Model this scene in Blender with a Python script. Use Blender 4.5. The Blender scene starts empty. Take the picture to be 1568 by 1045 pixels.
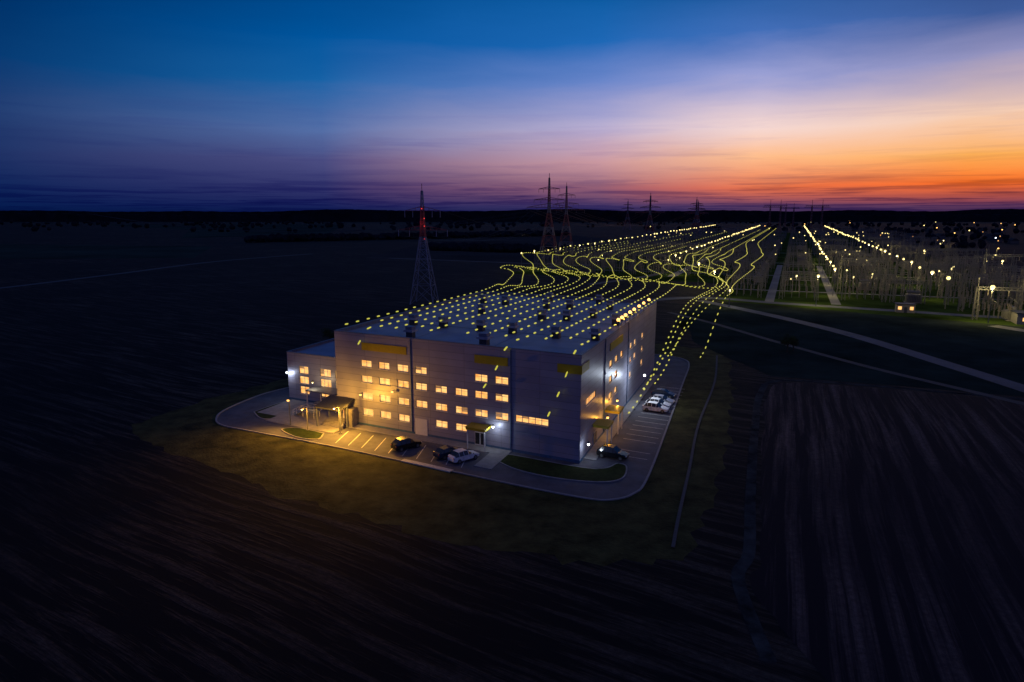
import bpy, math, random
from mathutils import Vector, Matrix, noise
random.seed(7)
R=math.radians
scene=bpy.context.scene

def lin(c):
    out=[]
    for x in c:
        x=x/255.0
        out.append(x/12.92 if x<=0.04045 else ((x+0.055)/1.055)**2.4)
    return tuple(out)+(1.0,)

# ------------------------------------------------------------------ mesh builder
class MB:
    def __init__(s): s.v=[];s.f=[];s.m=[];s.uv=[]
    def face(s,pts,m=0,uv=None):
        b=len(s.v); s.v+= [tuple(p) for p in pts]
        s.f.append(list(range(b,b+len(pts)))); s.m.append(m); s.uv.append(uv)
    def para(s,o,a,b,c,m=0):
        o=Vector(o);a=Vector(a);b=Vector(b);c=Vector(c)
        n=len(s.v)
        for k in (0,1):
            for p in (o,o+a,o+a+b,o+b): s.v.append(tuple(p+c*k))
        for q in ((0,3,2,1),(4,5,6,7),(0,1,5,4),(1,2,6,5),(2,3,7,6),(3,0,4,7)):
            s.f.append([n+i for i in q]); s.m.append(m); s.uv.append(None)
    def box(s,x0,x1,y0,y1,z0,z1,m=0):
        s.para((x0,y0,z0),(x1-x0,0,0),(0,y1-y0,0),(0,0,z1-z0),m)
    def beam(s,p,q,w,m=0,n=4,w2=None):
        p=Vector(p);q=Vector(q);d=(q-p)
        if d.length<1e-6: return
        d.normalize(); u=d.cross(Vector((0,0,1)))
        if u.length<1e-3: u=Vector((1,0,0))
        u.normalize(); t=d.cross(u); w2=w if w2 is None else w2
        b=len(s.v)
        for c,r in ((p,w/2),(q,w2/2)):
            for i in range(n):
                a=2*math.pi*(i+.5)/n
                s.v.append(tuple(c+u*(r*math.cos(a)*1.2)+t*(r*math.sin(a)*1.2)))
        for i in range(n):
            j=(i+1)%n
            s.f.append([b+i,b+j,b+n+j,b+n+i]); s.m.append(m); s.uv.append(None)
        s.f.append([b+i for i in range(n)][::-1]); s.m.append(m); s.uv.append(None)
        s.f.append([b+n+i for i in range(n)]); s.m.append(m); s.uv.append(None)
    def ball(s,c,r,m=0,seg=8,rings=5,sc=(1,1,1),jit=0):
        c=Vector(c);b=len(s.v)
        def P(x,y,z):
            k=1+random.uniform(-jit,jit)
            return (c.x+x*r*sc[0]*k,c.y+y*r*sc[1]*k,c.z+z*r*sc[2]*k)
        s.v.append(P(0,0,1))
        for i in range(1,rings):
            t=math.pi*i/rings
            for j in range(seg):
                a=2*math.pi*j/seg
                s.v.append(P(math.sin(t)*math.cos(a),math.sin(t)*math.sin(a),math.cos(t)))
        s.v.append(P(0,0,-1)); e=len(s.v)-1
        def add(f): s.f.append(f); s.m.append(m); s.uv.append(None)
        for j in range(seg): add([b,b+1+j,b+1+(j+1)%seg])
        for i in range(rings-2):
            o=b+1+i*seg
            for j in range(seg): add([o+j,o+seg+j,o+seg+(j+1)%seg,o+(j+1)%seg])
        o=b+1+(rings-2)*seg
        for j in range(seg): add([o+j,e,o+(j+1)%seg])
    def mesh(s,name,mats,smooth=False):
        me=bpy.data.meshes.new(name); me.from_pydata(s.v,[],s.f)
        for m in mats: me.materials.append(m)
        for p,mi in zip(me.polygons,s.m):
            p.material_index=mi; p.use_smooth=smooth
        if any(u is not None for u in s.uv):
            ul=me.uv_layers.new(name="UVMap")
            for p,u in zip(me.polygons,s.uv):
                if u is None: continue
                for k,li in enumerate(p.loop_indices): ul.data[li].uv=u[k]
        me.update(); return me
    def obj(s,name,mats,parent=None,smooth=False):
        o=bpy.data.objects.new(name,s.mesh(name,mats,smooth))
        scene.collection.objects.link(o)
        if parent: o.parent=parent
        return o
def empty(name,loc=(0,0,0),rz=0):
    e=bpy.data.objects.new(name,None); scene.collection.objects.link(e)
    e.location=loc; e.rotation_euler=(0,0,rz); e.empty_display_size=.5; return e
def place(name,me,loc=(0,0,0),rz=0,sc=1,parent=None):
    o=bpy.data.objects.new(name,me); scene.collection.objects.link(o)
    o.location=loc; o.rotation_euler=(0,0,rz); o.scale=(sc,sc,sc) if not hasattr(sc,'__len__') else sc
    if parent: o.parent=parent
    return o
def light(name,loc,power,col,parent=None,r=.15,kind='POINT',aim=None,spot=None):
    l=bpy.data.lights.new(name,kind); l.energy=power; l.color=col
    if kind in('POINT','SPOT'): l.shadow_soft_size=r
    if spot: l.spot_size=R(spot); l.spot_blend=1.0
    o=bpy.data.objects.new(name,l); scene.collection.objects.link(o); o.location=loc
    if aim is not None: o.rotation_euler=Vector(aim).to_track_quat('-Z','Y').to_euler()
    if parent: o.parent=parent
    return o

# ------------------------------------------------------------------ materials
def mat(name,col,rough=.7,metal=0,var=.25,scale=2.0,bump=0,bscale=None,col2=None,spec=.4):
    m=bpy.data.materials.new(name); m.use_nodes=True; nt=m.node_tree; N=nt.nodes; L=nt.links
    b=N['Principled BSDF']; b.inputs['Roughness'].default_value=rough; b.inputs['Metallic'].default_value=metal
    b.inputs['Specular IOR Level'].default_value=spec
    tc=N.new('ShaderNodeTexCoord'); n=N.new('ShaderNodeTexNoise'); n.inputs['Scale'].default_value=scale
    n.inputs['Detail'].default_value=6; n.inputs['Roughness'].default_value=.65
    L.new(tc.outputs['Object'],n.inputs['Vector'])
    cr=N.new('ShaderNodeValToRGB'); cr.color_ramp.elements[0].position=.3; cr.color_ramp.elements[1].position=.7
    a=[c*(1-var) for c in col]; d=list(col2) if col2 else [min(1,c*(1+var)) for c in col]
    cr.color_ramp.elements[0].color=(*a,1); cr.color_ramp.elements[1].color=(*d,1)
    L.new(n.outputs['Fac'],cr.inputs['Fac']); L.new(cr.outputs['Color'],b.inputs['Base Color'])
    if bump:
        n2=N.new('ShaderNodeTexNoise'); n2.inputs['Scale'].default_value=bscale or scale*4; n2.inputs['Detail'].default_value=5
        L.new(tc.outputs['Object'],n2.inputs['Vector'])
        bp=N.new('ShaderNodeBump'); bp.inputs['Strength'].default_value=bump; bp.inputs['Distance'].default_value=.1
        L.new(n2.outputs['Fac'],bp.inputs['Height']); L.new(bp.outputs['Normal'],b.inputs['Normal'])
    return m
def emit(name,col,strength,nvar=0,nscale=1.0,dark=None):
    m=bpy.data.materials.new(name); m.use_nodes=True; nt=m.node_tree; N=nt.nodes; L=nt.links
    b=N['Principled BSDF']; b.inputs['Base Color'].default_value=(.1,.1,.1,1); b.inputs['Roughness'].default_value=.3
    b.inputs['Emission Strength'].default_value=strength; b.inputs['Emission Color'].default_value=(*col,1)
    if nvar:
        tc=N.new('ShaderNodeTexCoord'); n=N.new('ShaderNodeTexNoise'); n.inputs['Scale'].default_value=nscale; n.inputs['Detail'].default_value=3
        L.new(tc.outputs['Object'],n.inputs['Vector'])
        cr=N.new('ShaderNodeValToRGB'); cr.color_ramp.elements[0].position=.35; cr.color_ramp.elements[1].position=.62
        cr.color_ramp.elements[0].color=(*(dark or [c*(1-nvar) for c in col]),1); cr.color_ramp.elements[1].color=(*col,1)
        L.new(n.outputs['Fac'],cr.inputs['Fac']); L.new(cr.outputs['Color'],b.inputs['Emission Color'])
    m.cycles.emission_sampling='NONE'
    return m

def field_mat(name,c1,c2,ang,along,across,bump=.6,patch=.012,lo=.42,hi=.72,warp=6):
    """soil with long irregular drill lines: noise stretched along the working direction"""
    m=bpy.data.materials.new(name); m.use_nodes=True; nt=m.node_tree; N=nt.nodes; L=nt.links
    b=N['Principled BSDF']; b.inputs['Roughness'].default_value=.95; b.inputs['Specular IOR Level'].default_value=.08
    tc=N.new('ShaderNodeTexCoord'); mp=N.new('ShaderNodeMapping'); mp.vector_type='POINT'; mp.inputs['Rotation'].default_value=(0,0,ang)
    wn=N.new('ShaderNodeTexNoise'); wn.inputs['Scale'].default_value=.015; wn.inputs['Detail'].default_value=2
    L.new(tc.outputs['Object'],wn.inputs['Vector'])
    ws=N.new('ShaderNodeVectorMath'); ws.operation='SCALE'; ws.inputs['Scale'].default_value=warp; L.new(wn.outputs['Color'],ws.inputs[0])
    wa=N.new('ShaderNodeVectorMath'); wa.operation='ADD'; L.new(tc.outputs['Object'],wa.inputs[0]); L.new(ws.outputs['Vector'],wa.inputs[1])
    L.new(wa.outputs['Vector'],mp.inputs['Vector'])
    m2=N.new('ShaderNodeMapping'); m2.inputs['Scale'].default_value=(along,across,1); L.new(mp.outputs['Vector'],m2.inputs['Vector'])
    st=N.new('ShaderNodeTexNoise'); st.inputs['Scale'].default_value=1; st.inputs['Detail'].default_value=5; st.inputs['Roughness'].default_value=.7; L.new(m2.outputs['Vector'],st.inputs['Vector'])
    n=N.new('ShaderNodeTexNoise'); n.inputs['Scale'].default_value=1.3; n.inputs['Detail'].default_value=8; n.inputs['Roughness'].default_value=.8
    L.new(tc.outputs['Object'],n.inputs['Vector'])
    n3=N.new('ShaderNodeTexNoise'); n3.inputs['Scale'].default_value=patch; n3.inputs['Detail'].default_value=4
    L.new(tc.outputs['Object'],n3.inputs['Vector'])
    sr=N.new('ShaderNodeMapRange'); sr.inputs['From Min'].default_value=lo; sr.inputs['From Max'].default_value=hi; L.new(st.outputs['Fac'],sr.inputs['Value'])
    mr=N.new('ShaderNodeMapRange'); mr.inputs['From Min'].default_value=.38; mr.inputs['From Max'].default_value=.66
    mr.inputs['To Min'].default_value=.35; mr.inputs['To Max'].default_value=1.6; L.new(n3.outputs['Fac'],mr.inputs['Value'])
    mx=N.new('ShaderNodeMath'); mx.operation='MULTIPLY'; L.new(sr.outputs[0],mx.inputs[0]); L.new(mr.outputs[0],mx.inputs[1])
    nr=N.new('ShaderNodeMapRange'); nr.inputs['From Min'].default_value=.35; nr.inputs['From Max'].default_value=.65; nr.inputs['To Min'].default_value=.3; nr.inputs['To Max'].default_value=1.3; L.new(n.outputs['Fac'],nr.inputs['Value'])
    mx2=N.new('ShaderNodeMath'); mx2.operation='MULTIPLY'; L.new(mx.outputs[0],mx2.inputs[0]); L.new(nr.outputs[0],mx2.inputs[1])
    cr=N.new('ShaderNodeValToRGB'); cr.color_ramp.elements[0].position=.0; cr.color_ramp.elements[1].position=1
    cr.color_ramp.elements[0].color=(*c1,1); cr.color_ramp.elements[1].color=(*c2,1)
    L.new(mx2.outputs[0],cr.inputs['Fac']); L.new(cr.outputs['Color'],b.inputs['Base Color'])
    bp=N.new('ShaderNodeBump'); bp.inputs['Strength'].default_value=bump; bp.inputs['Distance'].default_value=.2
    L.new(mx2.outputs[0],bp.inputs['Height']); L.new(bp.outputs['Normal'],b.inputs['Normal'])
    return m

def cladding(name,c):
    m=bpy.data.materials.new(name); m.use_nodes=True; nt=m.node_tree; N=nt.nodes; L=nt.links
    b=N['Principled BSDF']; b.inputs['Roughness'].default_value=.42; b.inputs['Metallic'].default_value=.15
    uv=N.new('ShaderNodeUVMap'); br=N.new('ShaderNodeTexBrick'); br.offset=0
    br.inputs['Scale'].default_value=1; br.inputs['Brick Width'].default_value=6.5; br.inputs['Row Height'].default_value=1.12
    br.inputs['Mortar Size'].default_value=.035; br.inputs['Mortar Smooth'].default_value=.3; br.inputs['Bias'].default_value=0
    br.inputs['Color1'].default_value=(*[x*.90 for x in c],1); br.inputs['Color2'].default_value=(*[x*1.06 for x in c],1)
    br.inputs['Mortar'].default_value=(*[x*.5 for x in c],1)
    L.new(uv.outputs['UV'],br.inputs['Vector'])
    n=N.new('ShaderNodeTexNoise'); n.inputs['Scale'].default_value=.25; n.inputs['Detail'].default_value=6; L.new(uv.outputs['UV'],n.inputs['Vector'])
    mr=N.new('ShaderNodeMapRange'); mr.inputs['To Min'].default_value=.72; mr.inputs['To Max'].default_value=1.2; L.new(n.outputs['Fac'],mr.inputs['Value'])
    mx=N.new('ShaderNodeVectorMath'); mx.operation='MULTIPLY'; L.new(br.outputs['Color'],mx.inputs[0]); L.new(mr.outputs['Result'],mx.inputs[1])
    L.new(mx.outputs['Vector'],b.inputs['Base Color'])
    bp=N.new('ShaderNodeBump'); bp.invert=True; bp.inputs['Strength'].default_value=.5; bp.inputs['Distance'].default_value=.03
    L.new(br.outputs['Fac'],bp.inputs['Height']); L.new(bp.outputs['Normal'],b.inputs['Normal'])
    return m

M_clad=cladding('wall_cladding',(.30,.30,.385))
M_roof=mat('roof_membrane',(.22,.24,.32),.6,var=.22,scale=.25,bump=.1)
M_trim=mat('grey_trim',(.13,.15,.20),.5)
M_plinth=mat('blue_plinth',(.05,.11,.20),.6)
M_white=mat('white_frame',(.6,.6,.6),.5,var=.08)
M_yellow=mat('yellow_panel',(.40,.31,.01),.5,var=.1)
M_steel=mat('galvanised_steel',(.17,.17,.16),.6,.3)
M_steel_d=mat('dark_steel',(.05,.055,.065),.6,.3)
M_red=mat('red_pylon_paint',(.16,.05,.055),.7)
M_pale=mat('pale_pylon_paint',(.15,.14,.16),.7)
M_red1=mat('near_red_pylon_paint',(.26,.06,.06),.7)  # brighter red than the far pylons, used on the near pylon only
M_pale1=mat('near_pale_pylon_paint',(.22,.24,.32),.7)  # brighter, bluer pale tone for the near pylon only
M_asph=mat('asphalt',(.080,.080,.100),.85,var=.35,scale=.35,bump=.3,bscale=12)
M_asph2=mat('old_asphalt',(.075,.085,.105),.9,var=.3,scale=.1,bump=.2,bscale=6)
M_conc=mat('concrete',(.24,.235,.235),.85,var=.2,scale=1.2,bump=.2)
M_line=mat('road_paint',(.55,.53,.48),.7,var=.35,scale=3)
M_lawn=mat('lawn_grass',(.026,.032,.010),.95,var=.6,scale=.3,bump=1,bscale=2.5,col2=(.085,.080,.026),spec=.1)
M_lawn2=mat('kept_grass',(.028,.042,.012),.95,var=.4,scale=1.2,bump=.9,bscale=6,spec=.1)
M_glass=mat('dark_glass',(.02,.025,.03),.1,var=.1,spec=.8)
M_win=emit('lit_window',(1.0,.55,.17),1.35,.5,.9,dark=(.90,.34,.06))
M_bulbW=emit('cool_lamp_glass',(.85,.93,1),5)
M_bulbO=emit('sodium_lamp_glass',(1,.50,.12),3)
M_bulbY=emit('yellow_lamp_glass',(1,.78,.27),2.6)
M_bulbR=emit('aviation_lamp_glass',(1,.05,.04),1.5)
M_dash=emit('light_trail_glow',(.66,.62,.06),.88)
M_leaf=mat('foliage',(.035,.05,.018),.9,var=.5,scale=.6,spec=.1)
M_bark=mat('bark',(.06,.045,.03),.9)
M_forest=mat('hazed_distant_foliage',(.014,.018,.026),1,var=.4,scale=.02,spec=0)  # blue of the far dusk haze is mixed into this foliage colour

# ------------------------------------------------------------------ sky
w=bpy.data.worlds.new("World"); scene.world=w; w.use_nodes=True
nt=w.node_tree; N=nt.nodes; L=nt.links; bg=N['Background']
tc=N.new('ShaderNodeTexCoord'); sep=N.new('ShaderNodeSeparateXYZ'); L.new(tc.outputs['Generated'],sep.inputs[0])
az=N.new('ShaderNodeMath'); az.operation='ARCTAN2'; L.new(sep.outputs['X'],az.inputs[0]); L.new(sep.outputs['Y'],az.inputs[1])
zz=N.new('ShaderNodeMapRange'); zz.inputs['From Max'].default_value=.6; L.new(sep.outputs['Z'],zz.inputs['Value'])
def streak(sa,sz,scale,detail,rough=.55,off=0):
    cmb=N.new('ShaderNodeCombineXYZ'); a1=N.new('ShaderNodeMath'); a1.operation='MULTIPLY'; a1.inputs[1].default_value=sa; L.new(az.outputs[0],a1.inputs[0])
    z1=N.new('ShaderNodeMath'); z1.operation='MULTIPLY_ADD'; z1.inputs[1].default_value=sz; z1.inputs[2].default_value=off; L.new(sep.outputs['Z'],z1.inputs[0])
    L.new(a1.outputs[0],cmb.inputs['X']); L.new(z1.outputs[0],cmb.inputs['Y'])
    nz=N.new('ShaderNodeTexNoise'); nz.inputs['Scale'].default_value=scale; nz.inputs['Detail'].default_value=detail; nz.inputs['Roughness'].default_value=rough
    nz.inputs['Distortion'].default_value=.4
    L.new(cmb.outputs[0],nz.inputs['Vector']); return nz
nz=streak(2.2,14,1.5,6)
wob=N.new('ShaderNodeMapRange'); wob.inputs['To Min'].default_value=-.04; wob.inputs['To Max'].default_value=.04; L.new(nz.outputs['Fac'],wob.inputs['Value'])
wf=N.new('ShaderNodeMapRange'); wf.inputs['From Min'].default_value=0; wf.inputs['From Max'].default_value=.12; L.new(sep.outputs['Z'],wf.inputs['Value'])
wm_=N.new('ShaderNodeMath'); wm_.operation='MULTIPLY'; L.new(wob.outputs[0],wm_.inputs[0]); L.new(wf.outputs[0],wm_.inputs[1])
ad=N.new('ShaderNodeMath'); ad.operation='ADD'; L.new(zz.outputs[0],ad.inputs[0]); L.new(wm_.outputs[0],ad.inputs[1])
elev=[.0,.01,.035,.07,.113,.174,.225,.30,.6]
cols={
 -40:[(2,24,70),(3,28,78),(6,36,88),(10,42,94),(8,46,100),(2,44,98),(1,38,88),(0,26,70),(18,44,88)],
 -15:[(12,26,74),(24,34,88),(48,50,104),(76,78,130),(84,110,166),(22,98,166),(0,84,156),(0,66,130),(26,66,118)],
   7:[(36,38,84),(64,52,100),(146,94,116),(202,152,160),(190,178,210),(106,134,202),(30,104,182),(0,84,152),(34,70,124)],
  19:[(54,42,86),(92,62,98),(236,116,76),(255,190,142),(246,216,210),(154,160,212),(66,110,184),(8,80,146),(34,70,124)],
  33:[(62,42,80),(92,54,88),(252,112,40),(255,176,88),(246,206,180),(146,146,190),(62,92,154),(10,56,112),(34,66,118)],
}
prev=None; keys=sorted(cols)
for i,k in enumerate(keys):
    cr=N.new('ShaderNodeValToRGB'); cr.color_ramp.interpolation='LINEAR'
    el=cr.color_ramp.elements
    for j,(e,c) in enumerate(zip(elev,cols[k])):
        p=e/.6
        if j==0: el[0].position=p; el[0].color=lin(c)
        elif j==len(elev)-1: el[-1].position=1; el[-1].color=lin(c)
        else:
            x=el.new(p); x.color=lin(c)
    L.new(ad.outputs[0],cr.inputs['Fac'])
    if prev is None: prev=cr.outputs['Color']
    else:
        mr=N.new('ShaderNodeMapRange'); mr.interpolation_type='LINEAR'
        mr.inputs['From Min'].default_value=R(keys[i-1]); mr.inputs['From Max'].default_value=R(k); L.new(az.outputs[0],mr.inputs['Value'])
        mx=N.new('ShaderNodeMix'); mx.data_type='RGBA'; L.new(mr.outputs[0],mx.inputs['Factor']); L.new(prev,mx.inputs[6]); L.new(cr.outputs['Color'],mx.inputs[7]); prev=mx.outputs[2]
BACK=lin((62,70,124))
for a,b in ((50,110),(-60,-110)):
    mr=N.new('ShaderNodeMapRange'); mr.inputs['From Min'].default_value=R(a); mr.inputs['From Max'].default_value=R(b); L.new(az.outputs[0],mr.inputs['Value'])
    mx=N.new('ShaderNodeMix'); mx.data_type='RGBA'; L.new(mr.outputs[0],mx.inputs['Factor']); L.new(prev,mx.inputs[6]); mx.inputs[7].default_value=BACK; prev=mx.outputs[2]
for (sa,sz,sc,lo,hi,zt,zb,amt,off) in ((3.0,60,1.2,.50,.66,.17,.05,.5,0),(5.0,150,1.0,.50,.60,.06,.03,.9,7.3),(7,260,1.0,.52,.58,.035,.02,.9,3.1)):
    n2=streak(sa,sz,sc,8,.6,off)
    r1=N.new('ShaderNodeMapRange'); r1.inputs['From Min'].default_value=lo; r1.inputs['From Max'].default_value=hi; L.new(n2.outputs['Fac'],r1.inputs['Value'])
    r2=N.new('ShaderNodeMapRange'); r2.inputs['From Min'].default_value=zt; r2.inputs['From Max'].default_value=zb; r2.inputs['To Max'].default_value=amt; L.new(sep.outputs['Z'],r2.inputs['Value'])
    ml=N.new('ShaderNodeMath'); ml.operation='MULTIPLY'; L.new(r1.outputs[0],ml.inputs[0]); L.new(r2.outputs[0],ml.inputs[1])
    dk=N.new('ShaderNodeMix'); dk.data_type='RGBA'; dk.blend_type='MULTIPLY'; dk.inputs[7].default_value=(.50,.50,.80,1)
    L.new(ml.outputs[0],dk.inputs['Factor']); L.new(prev,dk.inputs[6]); prev=dk.outputs[2]
L.new(prev,bg.inputs['Color']); bg.inputs['Strength'].default_value=1.0

sl=bpy.data.lights.new('sun','SUN'); sl.energy=.03; sl.angle=R(8); sl.color=(1,.55,.35)
so=bpy.data.objects.new('sun',sl); scene.collection.objects.link(so); so.rotation_euler=(R(86),0,R(180-30)); so.location=(0,0,300)

# ------------------------------------------------------------------ ground
def sheet(name,pts,z,m,jit=0,step=None):
    mb=MB(); P=[]
    n=len(pts)
    for i in range(n):
        a=Vector(pts[i]);b=Vector(pts[(i+1)%n])
        k=1 if not step else max(1,int((b-a).length/step))
        for j in range(k):
            p=a.lerp(b,j/k)
            if jit: p=p+Vector((random.uniform(-jit,jit),random.uniform(-jit,jit)))
            P.append((p.x,p.y,z))
    mb.face(P,0); return mb.obj(name,[m])
def spline(pts,n=8):
    out=[];P=[Vector(p) for p in pts]
    for i in range(len(P)-1):
        p0=P[max(i-1,0)];p1=P[i];p2=P[i+1];p3=P[min(i+2,len(P)-1)]
        for j in range(n):
            t=j/n
            out.append(.5*((2*p1)+(-p0+p2)*t+(2*p0-5*p1+4*p2-p3)*t*t+(-p0+3*p1-3*p2+p3)*t**3))
    out.append(P[-1]); return out
def ribbon(name,pts,width,z,m,n=8,th=0,parent=None):
    S=spline(pts,n); mb=MB(); Ls=[];Rs=[]
    for i,p in enumerate(S):
        d=(S[min(i+1,len(S)-1)]-S[max(i-1,0)]).normalized(); q=Vector((-d.y,d.x))*width/2
        Ls.append(p+q);Rs.append(p-q)
    for i in range(len(S)-1):
        mb.face([(Rs[i].x,Rs[i].y,z+th),(Rs[i+1].x,Rs[i+1].y,z+th),(Ls[i+1].x,Ls[i+1].y,z+th),(Ls[i].x,Ls[i].y,z+th)])
        if th:
            for Q in (Ls,Rs):
                mb.face([(Q[i].x,Q[i].y,z),(Q[i+1].x,Q[i+1].y,z),(Q[i+1].x,Q[i+1].y,z+th),(Q[i].x,Q[i].y,z+th)])
    return mb.obj(name,[m],parent)
M_ground=field_mat('field_soil',(.008,.009,.011),(.110,.092,.076),R(32),.05,.75,.8,.018,.47,.75,5)
M_plough=field_mat('ploughed_soil',(.014,.012,.017),(.165,.120,.110),R(-68),.015,.62,.8,.02,.46,.70,3)
sheet('ground',[(-30000,-500),(30000,-500),(30000,30000),(-30000,30000)],0,M_ground)
sheet('ploughed_field',spline([(23.8,55),(23.8,62.4),(26.7,67.7),(32.2,83.2),(42.2,110.1),(51.5,133.3),(58.6,143),(72,140.5),(99.6,128.4)],6)+[Vector((190,80)),Vector((120,10)),Vector((30,10))],.012,M_plough,jit=.3)
ribbon('field_margin',[(21,50),(22.6,62.6),(25.7,68.5),(31.0,83.5),(41.0,110.5),(50.4,134.2),(58,145),(72,142.5),(101,130)],1.3,.016,mat('dry_margin_grass',(.050,.050,.046),1,var=.8,scale=.3,bump=.8,bscale=3,spec=0),8)
M_f1=mat('distant_field',(.030,.050,.044),1,var=.4,scale=.01,spec=0)
M_f2=mat('distant_stubble',(.055,.052,.05),1,var=.35,scale=.01,spec=0)
sheet('distant_field',[(-480,1000),(-700,1500),(-1400,2300),(-560,2300),(-330,1250)],.05,M_f1)
sheet('distant_field',[(-120,560),(60,480),(160,900),(60,1300),(-100,900)],.05,M_f2)
sheet('distant_field',[(-900,500),(-260,560),(-330,760),(-1000,900)],.05,M_f1)
sheet('meadow',[(58,150),(100,133),(190,90),(260,200),(190,232),(110,272),(80,282),(60,240),(52,190)],.01,mat('meadow_grass',(.030,.040,.030),1,var=.5,scale=.05,bump=.7,bscale=2,spec=0),jit=.6,step=8)

def B(u,v,z=0): return Vector((-30.6+.89*u+.359*v,115.7-.457*u+.933*v,z))
def B2(u,v): p=B(u,v); return Vector((p.x,p.y))
def E(e,d,z=0): return Vector((.926*e+.378*d,-.378*e+.926*d,z))
def E2(e,d): p=E(e,d); return Vector((p.x,p.y))
FL,SL,BH=45.5,64.6,16.1

sheet('lawn',[(-66,113),(-58,104),(-31,84),(-12,73),(6,66),(18,66),(24.5,78),(33,101),(44,130),(52,158),(56,176),(46,186),(20,200),(-20,180),(-44,158),(-50,148),(-60,130)],.006,M_lawn,jit=1.0,step=2)
outer=[(-46.4,139.6),(-50.6,133.3),(-53.4,122.6),(-52.6,116.8),(-50,113.1),(-44.4,110.1),(-29.5,102.9),(-15.9,95.6),(-8.7,91.8),(1.4,86.3),(9.7,82.3),(13,82),(15.8,83.8),(18.5,88.7),(25.9,110.1),(36.3,141.3),(42.6,160.3),(43.1,167),(40.3,171),(34,175)]
so_=spline(outer,6)
sheet('parking_lot',so_+[B2(40,70),B2(10,30),B2(-6,22)],.015,M_asph)
ribbon('kerb',outer,.3,.0,M_conc,6,th=.14)
def island(name,pts,z=.0,h=.14):
    S=spline(pts+[pts[0]],6)[:-1]; mb=MB(); c=sum((p for p in S),Vector((0,0)))/len(S)
    n=len(S); inn=[]
    for i,p in enumerate(S):
        d=(S[(i+1)%n]-S[i-1]).normalized(); q=Vector((-d.y,d.x))*.22
        if (p+q-c).length>(p-q-c).length:q=-q
        inn.append(p+q)
    for i in range(n):
        j=(i+1)%n
        mb.face([(S[i].x,S[i].y,z),(S[j].x,S[j].y,z),(S[j].x,S[j].y,z+h),(S[i].x,S[i].y,z+h)],1)
        mb.face([(S[i].x,S[i].y,z+h),(S[j].x,S[j].y,z+h),(inn[j].x,inn[j].y,z+h),(inn[i].x,inn[i].y,z+h)],1)
    mb.face([(p.x,p.y,z+h-.02) for p in inn],0)
    return mb.obj(name,[M_lawn2,M_conc])
island('grass_island',[(-47.6,121),(-44.5,127.5),(-41.5,128.5),(-37,123.5),(-38.5,119),(-44,116.5)])
island('grass_island',[B2(2,-6.6),B2(-4,-6.4),B2(-6,-8.5),B2(-1,-10.3),B2(3,-9.5)])
island('grass_island',[(-2.8,96.5),(-1.2,98.8),(9.0,93.6),(13.2,92.6),(15.5,94.6),(16.6,93.4),(15.3,89),(12,87.6),(6,89),(.5,92.3)])
def bslab(name,u0,u1,v0,v1,z0,z1,m,parent=None):
    mb=MB(); mb.para(B(u0,v0,z0),B(u1,v0)-B(u0,v0),B(u0,v1)-B(u0,v0),(0,0,z1-z0)); return mb.obj(name,[m],parent)
bslab('pavement',3.5,34.4,-2.3,-.05,0,.13,M_conc)
bslab('pavement',31.5,34.4,-8.2,-2.32,0,.13,M_conc)
bslab('pavement',-12,3.4,-6.0,-.05,0,.13,M_conc)
bslab('pavement',FL+.05,FL+2,2,60,0,.13,M_conc)
ribbon('concrete_apron',[(-16.2,96.0),(-12.5,93.9),(-8.5,91.6)],.9,.02,mat('pale_concrete',(.5,.48,.42),.8),4,th=.16)
mb=MB()
for i in range(15):
    u=6.5+i*2.6
    if u>31: break
    mb.para(B(u,-9.4,.019),B(u+.13,-9.4)-B(u,-9.4),B(u-1.6,-3.6)-B(u,-9.4),(0,0,.002))
for i in range(18):
    v=6+i*2.6
    if abs(v-11)<2: continue
    mb.para(B(FL+3.6,v,.019),B(FL+9.0,v)-B(FL+3.6,v),B(FL+3.6,v+.13)-B(FL+3.6,v),(0,0,.002))
mb.obj('bay_markings',[M_line])
ribbon('drainage_channel',[(52.7,171.8),(44,144),(32.4,113.8),(25.5,93),(20.2,77.3),(17.6,69.2)],.4,.01,mat('channel_concrete',(.07,.07,.07),.9),8,th=.1)
ribbon('access_road',[tuple(E2(-70,262)),(78.3,294.7),(110.3,275.2),(149.3,251),(178,234.9),(300,180)],6.5,.03,M_asph2,8)
ribbon('country_road',[(78,285),(80.9,279.2),(92.9,242.7),(102,203.6),(105.5,161.8),(107,137),(108,100)],5.0,.034,M_asph2,8)
ribbon('farm_track',[(58,250),(66.7,224.9),(76.2,187.9),(85,158.8),(94,136.9),(102,118)],2.2,.028,mat('track_dirt',(.05,.05,.05),.95),8)
ribbon('farm_track',[(-330,240),(-262,300),(-240,400),(-225,520),(-180,620)],5,.06,mat('track_dust',(.05,.06,.07),.95,var=.2),8)
ribbon('farm_track',[(-100,560),(60,470),(90,420),(40,350)],5,.06,mat('track_dust_b',(.09,.085,.08),.95,var=.2),8)

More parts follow.
